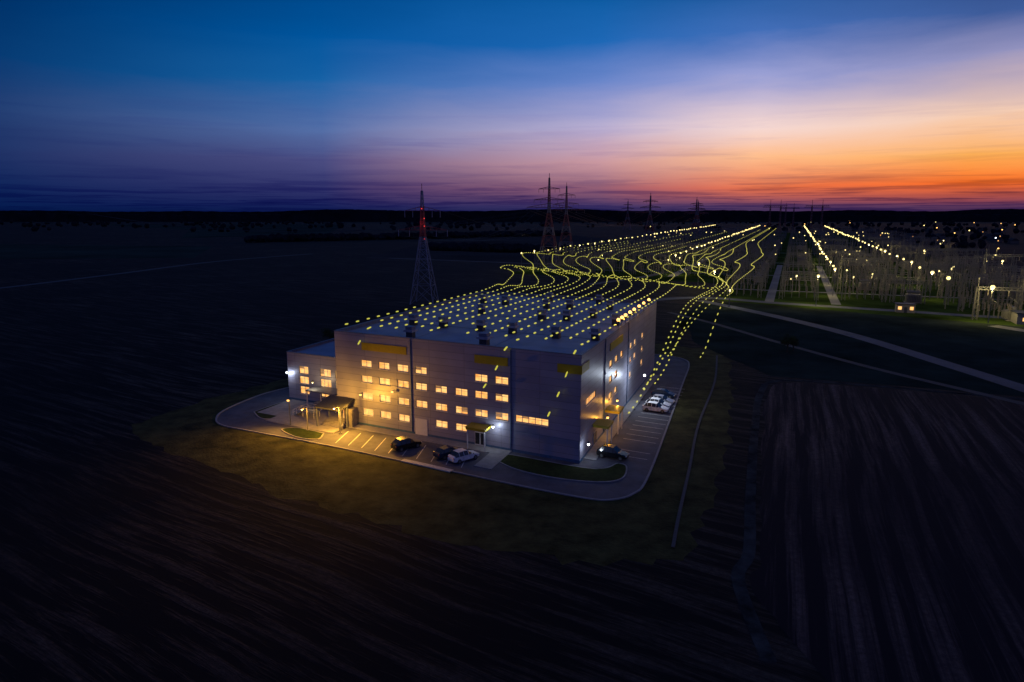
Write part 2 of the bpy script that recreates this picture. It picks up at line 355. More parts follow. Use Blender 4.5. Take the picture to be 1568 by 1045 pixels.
# ------------------------------------------------------------------ building
bld=empty('warehouse_building',(0,0,0))
def wall(mb,mw,P,Lx,H,ops,axis):
    us=sorted(set([0,Lx]+[o[0] for o in ops]+[o[1] for o in ops]))
    zs=sorted(set([.45,H]+[o[2] for o in ops]+[o[3] for o in ops]))
    for i in range(len(us)-1):
        for j in range(len(zs)-1):
            cu=(us[i]+us[i+1])/2; cz=(zs[j]+zs[j+1])/2
            if any(o[0]<cu<o[1] and o[2]<cz<o[3] for o in ops): continue
            a,b,c,d=us[i],us[i+1],zs[j],zs[j+1]
            mb.face([P(a,0,c),P(b,0,c),P(b,0,d),P(a,0,d)],0,[(a+axis,c),(b+axis,c),(b+axis,d),(a+axis,d)])
    for (a,b,c,d) in ops:
        D=.22
        for q in ([P(a,0,c),P(b,0,c),P(b,D,c),P(a,D,c)],[P(a,0,d),P(b,0,d),P(b,D,d),P(a,D,d)],
                  [P(a,0,c),P(a,0,d),P(a,D,d),P(a,D,c)],[P(b,0,c),P(b,0,d),P(b,D,d),P(b,D,c)]):
            mw.face(q,0)
        mw.face([P(a,D,c),P(b,D,c),P(b,D,d),P(a,D,d)],1)
        n=max(2,round((b-a)/1.0))
        def bar(a0,a1,c0,c1,d0,d1,m=2):
            o=P(a0,d0,c0); mw.para(o,P(a1,d0,c0)-o,P(a0,d1,c0)-o,P(a0,d0,c1)-o,m)
        for k in range(n+1):
            x=a+(b-a)*k/n; hw=.05
            x0=max(a+.002,x-hw);x1=min(b-.002,x+hw); bar(x0,x1,c+.002,d-.002,D-.07,D-.01)
        if random.random()<.35:
            k=random.randrange(n); h=random.uniform(.25,.7)*(d-c)
            bar(a+(b-a)*k/n+.06,a+(b-a)*(k+1)/n-.06,d-h,d-.1,D-.05,D-.03,3)
        bar(a+.1,b-.1,c+.004,c+.09,D-.065,D-.015); bar(a+.1,b-.1,d-.09,d-.004,D-.065,D-.015)
        zc=c+(d-c)*.68; bar(a+.1,b-.1,zc-.03,zc+.03,D-.09,D-.072)
        bar(a-.08,b+.08,c-.07,c-.003,-.09,.0-.003)
M_blind=emit('backlit_blind',(.75,.36,.12),.6,.4,2)
rows=[11.0,8.3,5.35,2.5]; colsu=[6.7,10.4,14.2,17.8,21.6,25.4,29.0,32.6]
skip={(0,4),(0,5),(3,3),(3,6),(3,7)}
ops=[]
for r,z in enumerate(rows):
    for c,u in enumerate(colsu):
        if (r,c) in skip: continue
        ops.append((u-1.1,u+1.1,z-.6,z+.6))
ops.append((35.0,40.4,4.85,5.95))
mb=MB(); mw=MB()
wall(mb,mw,lambda a,d,z:B(a,d,z),FL,BH,ops,0)
ops=[(3.0,9.0,7.8,8.9)]
for v in (19.0,23.2,27.6,36,40,48):
    for z in (11.0,8.3,5.35):
        if random.random()<.12: continue
        ops.append((v-1.1,v+1.1,z-.55,z+.6))
wall(mb,mw,lambda a,d,z:B(FL-d,a,z),SL,BH,ops,100)
wall(mb,mw,lambda a,d,z:B(d,a,z),SL,BH,[],200)
wall(mb,mw,lambda a,d,z:B(a,SL-d,z),FL,BH,[],300)
mb.obj('walls',[M_clad],bld); mw.obj('windows',[M_trim,M_win,M_white,M_blind],bld)
mb=MB()
def bb(mb,u0,u1,v0,v1,z0,z1,m=0): mb.para(B(u0,v0,z0),B(u1,v0)-B(u0,v0),B(u0,v1)-B(u0,v0),(0,0,z1-z0),m)
mb.face([B(.3,.3,15.55),B(FL-.3,.3,15.55),B(FL-.3,SL-.3,15.55),B(.3,SL-.3,15.55)],0)
for v in (16,32,48.5): bb(mb,.4,FL-.4,v-.06,v+.06,15.56,15.60,1)
for u in (15,30): bb(mb,u-.04,u+.04,.4,SL-.4,15.56,15.59,1)
mb.obj('roof',[M_roof,M_trim],bld)
mb=MB()
bb(mb,-.06,FL+.06,-.06,.35,BH+.002,BH+.12); bb(mb,-.06,FL+.06,SL-.35,SL+.06,BH+.002,BH+.12)
bb(mb,-.06,.35,.352,SL-.352,BH+.002,BH+.12); bb(mb,FL-.35,FL+.06,.352,SL-.352,BH+.002,BH+.12)
bb(mb,.25,FL-.25,.25,.35,15.5,BH); bb(mb,.25,FL-.25,SL-.35,SL-.25,15.5,BH); bb(mb,.25,.35,.36,SL-.36,15.5,BH); bb(mb,FL-.35,FL-.25,.36,SL-.36,15.5,BH)
mb.obj('parapet_coping',[M_trim],bld)
mb=MB()
bb(mb,-.05,FL+.05,-.05,.2,0,.45); bb(mb,FL-.2,FL+.05,.21,SL,0,.45); bb(mb,-.05,.2,.21,SL,0,.45); bb(mb,.2,FL-.2,SL-.2,SL+.05,0,.45)
mb.obj('plinth',[M_plinth],bld)
mb=MB()
for u in (15.9,34.2): bb(mb,u-.07,u+.07,-.16,-.02,.5,BH-.1)
for v in (14.5,33): bb(mb,FL+.02,FL+.16,v-.07,v+.07,.5,BH-.1)
mb.obj('downpipes',[M_plinth],bld)
mb=MB()
bb(mb,5.9,15.1,-.10,-.01,13.35,14.65); bb(mb,27.9,33.7,-.10,-.01,13.35,14.65); bb(mb,41.8,FL+.09,-.10,-.01,13.35,14.65); bb(mb,FL+.01,FL+.1,0,4.2,13.35,14.65)
bb(mb,FL+.01,FL+.1,18,28,13.35,14.65)
mb.obj('yellow_fascia_panels',[M_yellow],bld)
mb=MB()
vents=[(14.2,3),(28.3,3),(8,14.3),(14.5,14.5),(22.3,14.6),(28.6,14.6),(37,14),(43.6,15.2),(28.4,31),(33.2,32.5),(43.2,32),(14,33),(37.2,38),(7.7,47.7),(13.4,47.9),(24.1,46.5),(29,48.3),(37.6,51),(21,58),(33,59)]
for (u,v) in vents:
    s=random.uniform(1.05,1.2); z=15.56
    bb(mb,u-.55*s,u+.55*s,v-.55*s,v+.55*s,z,z+1.1,1)
    bb(mb,u-.85*s,u+.85*s,v-.85*s,v+.85*s,z+1.102,z+1.45,0)
    bb(mb,u-.6*s,u+.6*s,v-.6*s,v+.6*s,z+1.452,z+2.0,2)
mb.obj('roof_vents',[mat('vent_metal',(.34,.34,.40),.45,.3),M_steel_d,M_trim],bld)
def canopy(mb,u0,u1,v0,v1,z,posts):
    bb(mb,u0,u1,v0,v1,z,z+.35,0); bb(mb,u0-.1,u1+.1,v0-.1,v1,z+.352,z+.45,0)
    for (u,v) in posts: bb(mb,u-.07,u+.07,v-.07,v+.07,.13,z-.002,2)
mb=MB()
canopy(mb,27.4,30.8,-2.6,-.12,3.3,[(27.6,-2.4),(30.6,-2.4)])
canopy(mb,FL+.12,FL+2.6,7.2,10.6,3.4,[(FL+2.4,7.4),(FL+2.4,10.4)])
canopy(mb,FL+.12,FL+2.6,15.0,18.4,3.6,[(FL+2.4,15.2),(FL+2.4,18.2)])
mb.obj('canopies',[M_yellow,M_trim,M_white],bld)
mb=MB()
for (u,c) in ((28.3,1),(29.3,1)):
    bb(mb,u-.48,u+.48,-.09,-.055,.15,2.3,0); bb(mb,u-.38,u+.38,-.12,-.092,.3,2.15,1)
for v in (8.2,9.3,16.0,17.1):
    bb(mb,FL+.055,FL+.09,v-.48,v+.48,.15,2.3,0); bb(mb,FL+.092,FL+.12,v-.38,v+.38,.3,2.15,1)
bb(mb,1.2,3.2,-.09,-.055,.15,2.4,0); bb(mb,1.3,2.15,-.12,-.092,.3,2.25,2); bb(mb,2.25,3.1,-.12,-.092,.3,2.25,2)
bb(mb,16.5,18.9,-.09,-.055,.15,2.9,0)
mb.obj('doors',[M_white,M_glass,M_win],bld)
mb=MB()
o=B(-1.6,-4.6,3.5); mb.para(o,B(4.0,-4.6)-B(-1.6,-4.6),B(-1.6,-.15)-B(-1.6,-4.6)+Vector((0,0,.9)),(0,0,.2),0)
for (u,v,h) in ((-1.4,-4.3,3.5),(3.8,-4.3,3.5),(-1.4,-.8,4.2),(3.8,-2.4,3.9)): bb(mb,u-.1,u+.1,v-.1,v+.1,.13,h,1)
for k in range(4): bb(mb,-1.3,3.2,-3.4+k*.35,-.16,.131+k*.16,.13+(k+1)*.16-.002,2)
bb(mb,2.9,4.6,-2.0,-.2,.14,3.2,3)
mb.obj('corner_porch',[M_steel_d,M_trim,M_conc,mat('grey_render',(.20,.19,.19),.8)],bld)
# annex
ann=empty('annex_building')
u0,u1,v0,v1=-17.6,-.06,6.8,36; AH=9.5
mb=MB(); mw=MB()
wins=[]
for a in (3.2,):
    for z in (6.3,4.3,2.3): wins.append((a-.2,a+2.1,z-.75,z+.75))
for a in (8.3,12.0):
    for z in (6.3,4.3,2.3): wins.append((a,a+2.6,z-.75,z+.75))
wall(mb,mw,lambda a,d,z:B(u0+a,v0+d,z),u1-u0,AH,wins,50)
wall(mb,mw,lambda a,d,z:B(u0+d,v0+a,z),v1-v0,AH,[],400)
wall(mb,mw,lambda a,d,z:B(u0+a,v1-d,z),u1-u0,AH,[],500)
mb.obj('walls',[M_clad],ann); mw.obj('windows',[M_trim,M_win,M_white,M_blind],ann)
mb=MB()
mb.face([B(u0+.3,v0+.3,9.1),B(u1,v0+.3,9.1),B(u1,v1-.3,9.1),B(u0+.3,v1-.3,9.1)],0)
bb(mb,u0-.06,u1,v0-.06,v0+.3,AH,AH+.12,1); bb(mb,u0-.06,u0+.3,v0+.302,v1,AH,AH+.12,1); bb(mb,u0-.05,u1,v0-.05,v0+.1,0,.45,2); bb(mb,u0-.05,u0+.1,v0+.11,v1,0,.45,2)
bb(mb,-8,-5,14,17,9.11,10.3,1); bb(mb,-13,-11,20,22,9.11,10.0,1)
mb.obj('roof',[M_roof,M_trim,M_plinth],ann)
mb=MB()
bb(mb,-10.2,-3.0,3.2,v0-.1,3.4,3.65,0)
for (u,v) in ((-10,3.4),(-6.6,3.4),(-3.2,3.4)): bb(mb,u-.1,u+.1,v-.1,v+.1,.14,3.398,1)
bb(mb,-9.6,-3.4,4.6,v0-.1,.14,.9,2)
mb.obj('entrance_canopy',[M_trim,M_white,M_conc],ann)
bslab('pavement',-17,-12.02,-3.0,6.7,0,.13,M_conc); bslab('pavement',-12,-.1,-.04,6.7,0,.125,M_conc)
st=MB()
for k in range(6):
    st.para(B(-9.5+.35*k,-1.4,.13+.17*k),B(.33,0)-B(0,0),B(0,1.8)-B(0,0),(0,0,.06),0)
st.para(B(-7.4,-1.4,1.15),B(3,0)-B(0,0),B(0,1.8)-B(0,0),(0,0,.1),0)
for v in (-1.4,.4):
    for (u,z) in ((-9.5,.13),(-8.6,.55),(-7.4,1.15),(-5.9,1.15),(-4.4,1.15)):
        st.beam(B(u,v,z),B(u,v,z+1.05),.06,1)
    for h in (.55,1.05):
        st.beam(B(-9.5,v,.13+h),B(-7.4,v,1.15+h),.05,1); st.beam(B(-7.4,v,1.15+h),B(-4.4,v,1.15+h),.05,1)
for u in (-7.2,-4.6):
    for v in (-1.3,.3): st.beam(B(u,v,.13),B(u,v,1.15),.09,1)
st.obj('exterior_staircase',[M_steel,M_white])

def wall_lamp(loc,power,col,bulb,r=.16,name='wall_lamp'):
    mb=MB(); mb.ball((0,0,0),r,1,8,6); mb.beam((0,0,r*.8),(0,0,r+.15),.3,0,6); mb.beam((0,0,r+.12),(0,.3,r+.2),.07,0)
    o=mb.obj(name,[M_steel_d,bulb]); o.location=loc
    if power: light('lamp_light',(0,0,-r-.12),power,col,o,.12)
    return o
ORA=(1,.45,.045); WHT=(.75,.86,1)
wall_lamp(B(31.6,-1.2,3.9),120,WHT,M_bulbW,.2)
wall_lamp(B(-17.2,6.0,5.6),140,WHT,M_bulbW,.22)
wall_lamp(B(-9,4,5.0),180,(1,.75,.4),M_bulbY,.16)
wall_lamp(B(FL+1.0,1.2,2.7),90,WHT,M_bulbW,.2)
wall_lamp(B(FL+3.4,33,6.3),1000,WHT,M_bulbW,.22)
wall_lamp(B(FL+1.2,12.5,3.6),220,ORA,M_bulbO,.2)
wall_lamp(B(FL+1.2,19.5,4.6),220,ORA,M_bulbO,.2)
def street_lamp(loc,h,arm,power,col,bulb,rz=0):
    mb=MB(); mb.beam((0,0,0),(0,0,h),.18,0,8,.1); mb.beam((0,0,h),(0,-arm,h+.25),.08,0,6)
    mb.para((-.14,-arm-.5,h+.18),(.28,0,0),(0,.6,0),(0,0,.12),0); mb.ball((0,-arm-.2,h+.12),.2,1,8,5,(1,1.4,.5)); mb.box(-.2,.2,-.2,.2,0,.25,2)
    o=mb.obj('street_lamp',[M_steel,bulb,M_conc]); o.location=loc; o.rotation_euler=(0,0,rz)
    light('lamp_light',(0,-arm-.2,h-.15),power,col,o,.15); return o
street_lamp(B(4.6,-5.6,.0),4.6,.9,4200,ORA,M_bulbO,R(-27))
street_lamp(B(-1.6,-6.6,.0),3.9,.9,900,ORA,M_bulbO,R(-27))
for (u,vv,z,p,au,av,sp) in ((5.6,-.5,5.6,12000,5,-15,125),(12.3,-.5,6.9,8000,13,-15,120),(-6,-6.2,4.6,4500,-8,-15,120)):  # unseen floods, added to throw the orange pool onto the lawn
    mb=MB(); mb.box(-.25,.25,-.2,.05,-.15,.2,0); mb.box(-.2,.2,-.24,-.202,-.1,.15,1); mb.beam((0,.05,0),(0,.45,.1),.08,0)
    if u<0: mb.beam((0,.3,.1),(0,.3,-4.5),.12,0)
    o=mb.obj('added_lawn_flood',[M_steel_d,M_bulbO]); o.location=B(u,vv,z)
    light('added_lawn_spot',(0,-.35,0),p,ORA,o,.2,'SPOT',B(au,av,0)-B(u,vv,z),sp)
for v in (23,26,29,33,37,42,47,53):
    mb=MB(); mb.beam((0,0,0),(0,0,1.3),.08,0,6); mb.para((-.25,-.2,1.2),(.5,0,0),(0,.3,0),(0,0,.3),0); mb.ball((0,-.02,1.75),.32,1,8,6)
    o=mb.obj('roof_floodlight',[M_steel_d,M_bulbO]); o.location=B(FL+.2,v,BH+.1)
    if v in(26,33,42,53): light('lamp_light',(.5,0,1.6),180,ORA,o,.15)

# ------------------------------------------------------------------ cars
M_tyre=mat('tyre_rubber',(.02,.02,.02),.8); M_head=mat('headlamp_lens',(.6,.6,.6),.2); M_tail=mat('tail_lens',(.4,.02,.02),.3)
def car_mesh(name,paint,tall=0):
    mb=MB()
    S=[(-2.22,.62,.52,.60,.50,.62),(-2.12,.80,.30,.70,.62,.74),(-1.2,.90,.24,.92,.74,.98),(-.95,.90,.24,.95,.74,1.02),(-.25,.90,.24,.98,.62,1.42+tall),(.4,.90,.24,.99,.64,1.50+tall),
       (1.35,.90,.24,1.0,.62,1.44+tall),(1.95,.88,.28,1.0,.64,1.06+tall*.7),(2.15,.84,.32,.92,.62,.96+tall*.4),(2.22,.70,.45,.72,.5,.74)]
    ring=[]
    for (x,w,zb,zt,wr,zr) in S:
        pts=[(x,-w*.9,zb),(x,-w,zb+.12),(x,-w,zt),(x,-wr,zr),(x,wr,zr),(x,w,zt),(x,w,zb+.12),(x,w*.9,zb)]
        b=len(mb.v); mb.v+=pts; ring.append(b)
    for i in range(len(S)-1):
        for j in range(8):
            k=(j+1)%8; m=0
            if j in(2,4) and 2<=i<=6: m=1
            if j==3 and i in(3,6): m=1
            mb.f.append([ring[i]+j,ring[i+1]+j,ring[i+1]+k,ring[i]+k]); mb.m.append(m); mb.uv.append(None)
    mb.f.append([ring[0]+j for j in range(8)]); mb.m.append(0); mb.uv.append(None)
    mb.f.append([ring[-1]+j for j in range(8)][::-1]); mb.m.append(0); mb.uv.append(None)
    for x in (-1.38,1.36):
        for sgn in(-1,1):
            mb.beam((x,sgn*.70,.33),(x,sgn*.93,.33),.56,2,14); mb.beam((x,sgn*.92,.33),(x,sgn*.945,.33),.34,3,10)
    for sgn in(-1,1):
        mb.box(-2.2,-2.02,sgn*.66-.14,sgn*.66+.14,.60,.72,4); mb.box(2.08,2.2,sgn*.68-.12,sgn*.68+.12,.74,.92,5)
        mb.box(-.85,-.68,sgn*.98-.08,sgn*.98+.08,.98,1.1,0)
        for x in(-.22,.55,1.3): mb.beam((x,sgn*.905,.99),(x,sgn*.64,1.45+tall),.07,0)
    mb.box(-2.235,-2.19,-.45,.45,.38,.52,2)
    return mb.mesh(name,[paint,M_glass,M_tyre,M_steel,M_head,M_tail])
dark=mat('black_car_paint',(.012,.013,.016),.25,.2,spec=.7); silver=mat('silver_car_paint',(.5,.5,.52),.3,.3); white=mat('white_car_paint',(.75,.75,.74),.3); blue=mat('blue_car_paint',(.02,.035,.07),.25,.2)
cd=car_mesh('car_dark',dark,.22); cs=car_mesh('car_silver',silver,.05); cw=car_mesh('car_white',white,.1); cb=car_mesh('car_blue',blue,.0)
AF=math.atan2(.933,.359)
def pc(me,u,v,rz): 
    return place('parked_car',me,B(u,v,.02),rz,1.06)
AS=math.atan2(-.457,.89)
pc(cd,18.4,-6.2,AF+math.pi-.5); pc(cb,26.2,-6.2,AF+math.pi-.5); pc(cw,29.0,-6.6,AF+math.pi-.5)
pc(cd,FL+4.0,4.6,AS+math.pi)
pc(cw,FL+6.0,34.4,AS+math.pi); pc(cs,FL+6.2,37.3,AS+math.pi); pc(cb,FL+5.8,42.2,AS+math.pi); pc(cw,FL+6.0,31.6,AS+math.pi)

# ------------------------------------------------------------------ pylons
def pylon_mesh(name,H,base,arms,waist=.6,th=.28,redband=None,mats=None):
    mb=MB(); 
    def w(z):
        k=z/H
        return base*(1-k/ waist)*.5+.9*(k/waist) if k<waist else .9-(.6*(k-waist)/(1-waist))
    z=0; lv=[0]
    while z<H-1.5:
        z+=max(2.0,w(z)*1.6); lv.append(min(z,H))
    def mi(z):
        if redband and redband[0]<z<redband[1]: return 0
        return 1 if (int(z/(H/7))%2==0 or (redband and z<redband[0])) else 0
    for a,b in zip(lv[:-1],lv[1:]):
        wa,wb=w(a),w(b); m=mi((a+b)/2)
        ca=[(-wa,-wa),(wa,-wa),(wa,wa),(-wa,wa)]; cb_=[(-wb,-wb),(wb,-wb),(wb,wb),(-wb,wb)]
        for i in range(4):
            j=(i+1)%4
            mb.beam((*ca[i],a),(*cb_[i],b),th,m)
            mb.beam((*ca[i],a),(*cb_[j],b),th*.55,m); mb.beam((*ca[j],a),(*cb_[i],b),th*.55,m)
            mb.beam((*cb_[i],b),(*cb_[j],b),th*.5,m)
    mb.beam((0,0,H-1),(0,0,H+2.5),th*.8,0)
    for (z,hw) in arms:
        c=w(z)
        for s in(-1,1):
            tip=(s*hw,0,z)
            for y in(-c,c):
                mb.beam((s*c,y,z),tip,th*.8,0); mb.beam((s*c,y,z+max(1.6,hw*.16)),tip,th*.7,0)
            n=int(hw/2.2)
            for k in range(1,n):
                f=k/n; x=s*(c+(hw-c)*f); zt=z+max(1.6,hw*.16)*(1-f)
                mb.beam((x,-c*(1-f),z),(x,-c*(1-f),zt),th*.4,0); mb.beam((x,c*(1-f),z),(x,-c*(1-f),zt),th*.4,0)
            mb.beam(tip,(s*hw,0,z-2.6),.22,1,6); mb.beam((s*hw*.55,0,z),(s*hw*.55,0,z-2.6),.22,1,6)
    return mb.mesh(name,mats or [M_red,M_pale])
pm1=pylon_mesh('pylon_mesh_a',45,9.5,[(37,7.2),(29.5,10)],.62,.26,(26,38),[M_red1,M_pale1])
pm2=pylon_mesh('pylon_mesh_b',63,14,[(54,8),(46,11.5),(40.5,17)],.6,.55)
pm3=pylon_mesh('pylon_mesh_c',63,16,[(54,10),(46,14),(39,20)],.6,.95)
AX=math.atan2(-.378,.926)
o=place('transmission_pylon',pm1,(-35.5,275,0),R(-8))
for z in (31,34,37.8,26):
    mb=MB(); mb.ball((0,0,0),.2,0,8,5); q=mb.obj('warning_light',[M_bulbR],o); q.location=(.9 if z!=37.8 else 0,-.9,z)
light('warning_glow',(0,-2.2,32),40,(1,.12,.1),o,.3)
for (x,y,s,r,me) in ((28,525,1.0,-12,pm2),(48.5,620,.96,-12,pm2),(180,905,.95,-20,pm3),(292,1100,.94,-20,pm3),(335,1250,.92,-20,pm3),(250,1500,1,-20,pm3)):
    place('transmission_pylon',me,(x,y,0),R(r),s)
mb=MB()
for s in(-8,8):
    for (a,b) in ((-1,-1),(1,-1),(1,1),(-1,1)): mb.beam((s+a*1.6,b*1.6,0),(s+a*.6,b*.6,48),.85,0)
    for z in range(0,45,5):
        k=1.6-1.0*z/48; mb.beam((s-k,-k,z),(s+k,-k,z+5),.5,1); mb.beam((s+k,k,z),(s-k,k,z+5),.5,1)
    mb.beam((s,0,48),(s,0,58),.7,0)
mb.beam((-20,0,46),(20,0,46),.95,0); mb.beam((-18,0,49),(18,0,49),.8,0)
for x in range(-18,18,3): mb.beam((x,0,46),(x+3,0,49),.5,1)
hp=mb.mesh('portal_pylon_mesh',[M_red,M_pale])
for (x,y) in ((436,1150),(505,1150),(600,1500)): place('portal_pylon',hp,(x,y,0),R(-20))
wm=MB()
def cat(a,b,sag,r=.09,n=14):
    a=Vector(a);b=Vector(b);pv=None
    for i in range(n+1):
        t=i/n; p=a.lerp(b,t); p.z-=4*sag*t*(1-t)
        if pv is not None: wm.beam(pv,p,r,0,3)
        pv=p
for off in(-14,-8,8,14):
    cat((28+off,525,38),(-35.5+off*.5,275,27),9,.07); cat((28+off,525,38),(180+off,905,36),14,.12); cat((48+off,620,37),(292+off,1100,36),16,.14)
    cat((28+off,525,38),(-380,620,36),16,.1)
cat((-28,275,37),(120,470,14),8,.06)
wm.obj('power_lines',[M_steel_d])

# ------------------------------------------------------------------ substation
sheet('substation_ground',[E2(-160,385),E2(-28,370),E2(-28,296),E2(112,250),E2(112,1400),E2(-160,1400)],.02,mat('substation_grass',(.036,.060,.014),1,var=.65,scale=.05,bump=.6,bscale=1.5,spec=0),jit=.5,step=20)
M_conc2=mat('road_concrete',(.17,.17,.16),.9,var=.35,scale=.08)
for e in (-7.5,17.7,-64):
    ribbon('service_road',[tuple(E2(e,300 if e>-50 else 400)),tuple(E2(e,420 if e>-50 else 500)),tuple(E2(e,520 if e>-50 else 620))],3.6 if e>-50 else 5,.05,M_conc2,4)
for d in (345,430,540,680):
    ribbon('service_road',[tuple(E2(-26 if d<400 else -150,d)),tuple(E2(20,d)),tuple(E2(108,d))],3.5,.06,M_conc2,4)
M_ins=mat('porcelain_insulator',(.16,.14,.12),.3)
def gantry_mesh(name,W,H,th=1.0):
    mb=MB()
    for s in(-W/2,W/2):
        for a,b in((-1,-1),(1,-1),(1,1),(-1,1)): mb.beam((s+a*.7,b*.7,0),(s+a*.35,b*.35,H),.13*th,0)
        for z in range(0,int(H)-1,2):
            k=.7-.35*z/H; mb.beam((s-k,-k,z),(s+k,-k,z+2),.07*th,0); mb.beam((s+k,k,z),(s-k,k,z+2),.07*th,0); mb.beam((s-k,k,z),(s-k,-k,z+2),.07*th,0)
        mb.beam((s,0,H),(s,0,H+3.2),.10*th,0)
    for y in(-.5,.5):
        for z in(H-1,H): mb.beam((-W/2,y,z),(W/2,y,z),.12*th,0)
    n=int(W/1.5)
    for k in range(n):
        x=-W/2+W*k/n; mb.beam((x,-.5,H-1),(x+W/n,-.5,H),.07*th,0); mb.beam((x,.5,H),(x+W/n,.5,H-1),.07*th,0)
    for x in(-W*.33,0,W*.33):
        mb.beam((x,0,H-1),(x,0,H-3),.24,1,6); mb.beam((x,0,H-3),(x,12,H-4.2),.06,0,3); mb.beam((x,0,H-3),(x,-12,H-4.2),.06,0,3)
    return mb.mesh(name,[M_steel,M_ins])
g1=gantry_mesh('gantry_a',18,12,1.3); g2=gantry_mesh('gantry_b',14,9,1.3); g3=gantry_mesh('gantry_c',18,15,1.6)
def switch_mesh(name):
    mb=MB()
    for x in(-6,-3,0,3,6):
        mb.beam((x,-.5,0),(x,-.5,2.4),.2,0); mb.beam((x,.5,0),(x,.5,2.4),.2,0); mb.para((x-.3,-.9,2.4),(.6,0,0),(0,1.8,0),(0,0,.2),0)
        for y in(-.6,.6):
            for k in range(4): mb.beam((x,y,2.6+k*.5),(x,y,2.85+k*.5),.36,1,6); mb.beam((x,y,2.85+k*.5),(x,y,3.1+k*.5),.2,1,6)
        mb.beam((x,-.9,4.7),(x,.9,4.7),.1,0)
    mb.beam((-7,.6,5.1),(7,.6,5.1),.08,0)
    return mb.mesh(name,[M_steel,M_ins])
def transf_mesh(name):
    mb=MB(); mb.box(-2.6,2.6,-1.6,1.6,.3,3.4,0); mb.box(-3,3,-2,2,0,.3,2)
    for i in range(9): mb.box(-2.4+i*.58,-2.15+i*.58,-2.5,-1.61,.6,3.1,0); mb.box(-2.4+i*.58,-2.15+i*.58,1.61,2.5,.6,3.1,0)
    mb.beam((-2.2,0,4.3),(2.2,0,4.3),1.0,0,10)
    for x in(-1.6,0,1.6):
        mb.beam((x,.8,3.4),(x*1.3,1.1,5.6),.4,1,8,.2)
    for x in (-1.8,1.8): mb.beam((x,0,3.4),(x,0,4),.15,0)
    return mb.mesh(name,[M_steel,M_ins,M_conc])
sw=switch_mesh('switchgear'); tm=transf_mesh('transformer')
for ec in (-142,-120,-98,-78,-50,-36,-19,4,30,44,68,88,104):
    d0=398 if ec<-30 else (305 if ec<50 else 275)
    d=d0+random.uniform(0,14)
    while d<1250:
        g=random.choice([g1,g1,g2,g3])
        if abs(ec) in(4,44,36,19): g=g2
        place('substation_gantry',g,E(ec+random.uniform(-1,1),d),AX,(1,1,random.uniform(.85,1.1)))
        if d<900:
            place('switchgear_bank',sw,E(ec,d+7),AX)
            place('switchgear_bank',sw,E(ec,d+13),AX)
            if random.random()<.22: place('power_transformer',tm,E(ec+3,d+3.5),AX+random.choice([0,1.57]))
        d+=random.uniform(18,27)*(1+(d-300)/900)
def lampmast(name,r,h=12.0):
    mb=MB(); mb.beam((0,0,0),(0,0,h-.4),.28,0,6,.14); mb.beam((-.7,0,h-.5),(.7,0,h-.5),.12,0); mb.ball((0,0,h),r,1,8,6)
    mb.para((-.4,-.25,h+r*.8),(.8,0,0),(0,.5,0),(0,0,.15),0)
    return mb.mesh(name,[M_steel,M_bulbY])
lm=[lampmast('lamp_mast_a',.50),lampmast('lamp_mast_b',.6),lampmast('lamp_mast_c',.8),lampmast('lamp_mast_d',.72),lampmast('lamp_mast_e',.36,7.0)]
YL=(1,.78,.30)
nl=0
for (e,d0,d1,st_) in ((-153,391,1500,24),(-64,410,1500,24),(17.9,330,1500,27),(55.1,303,1500,27)):
    d=d0
    while d<d1:
        me=lm[0] if d<500 else (lm[1] if d<800 else lm[2])
        if e>50 and d<360: me=lm[3]
        o=place('floodlight_mast',me,E(e+random.uniform(-.6,.6),d),AX,(1,1,random.uniform(.96,1.04)))
        nl+=1
        if d<640 and nl%2==0: light('mast_light',(0,0,11.2),4200 if e>0 else 2600,YL,o,.3)
        d+=st_*random.uniform(.9,1.1)
for (e,d,p) in ((62,268,7500),(90,300,5500),(100,420,4000),(80,520,3500),(-30,300,3500),(-42,345,3500),(10,292,6500)):
    o=place('floodlight_mast',lm[3] if e in(62,90) else lm[0],E(e,d),AX); light('mast_light',(0,0,11.0),p,YL,o,.3)
rl=random.Random(3)
for _ in range(90):
    e=rl.uniform(-150,118) if _%3 else rl.uniform(0,118); d=rl.uniform(300 if e>-20 else 400,1050); p=0
    if d<480: p=900
    o=place('service_lamp',lm[4],E(e,d),AX,rl.uniform(.8,1.1)*(1+(d-300)/1000))
    if p and _%2==0: light('mast_light',(0,0,6.4),p,YL,o,.3)
o=place('service_lamp',lm[4],(84,262,0),AX); light('mast_light',(0,0,6.4),900,(1,.85,.5),o,.3)
ribbon('service_road',[tuple(E2(62,262)),tuple(E2(76,250)),tuple(E2(95,262)),tuple(E2(106,300))],5,.05,M_conc2,6)
# control buildings on the near right edge of the substation
M_rend=mat('control_house_render',(.22,.21,.19),.9)
for (e,d,wx,wy,h) in ((76,272,12,7,3.6),(98,330,9,16,4.5),(40,287,6,4,3.0)):
    c=empty('control_building',E(e,d),AX)
    mb=MB(); mb.box(-wx/2,wx/2,-wy/2,wy/2,0,h,0); mb.box(-wx/2-.3,wx/2+.3,-wy/2-.3,wy/2+.3,h+.002,h+.25,1)
    mb.box(-.5,.5,-wy/2-.05,-wy/2-.005,0,2.1,1)
    for x in (-wx*.32,wx*.32): mb.box(x-.6,x+.6,-wy/2-.05,-wy/2-.005,1.1,2.3,2)
    mb.obj('house_body',[M_rend,M_steel_d,M_win],c)

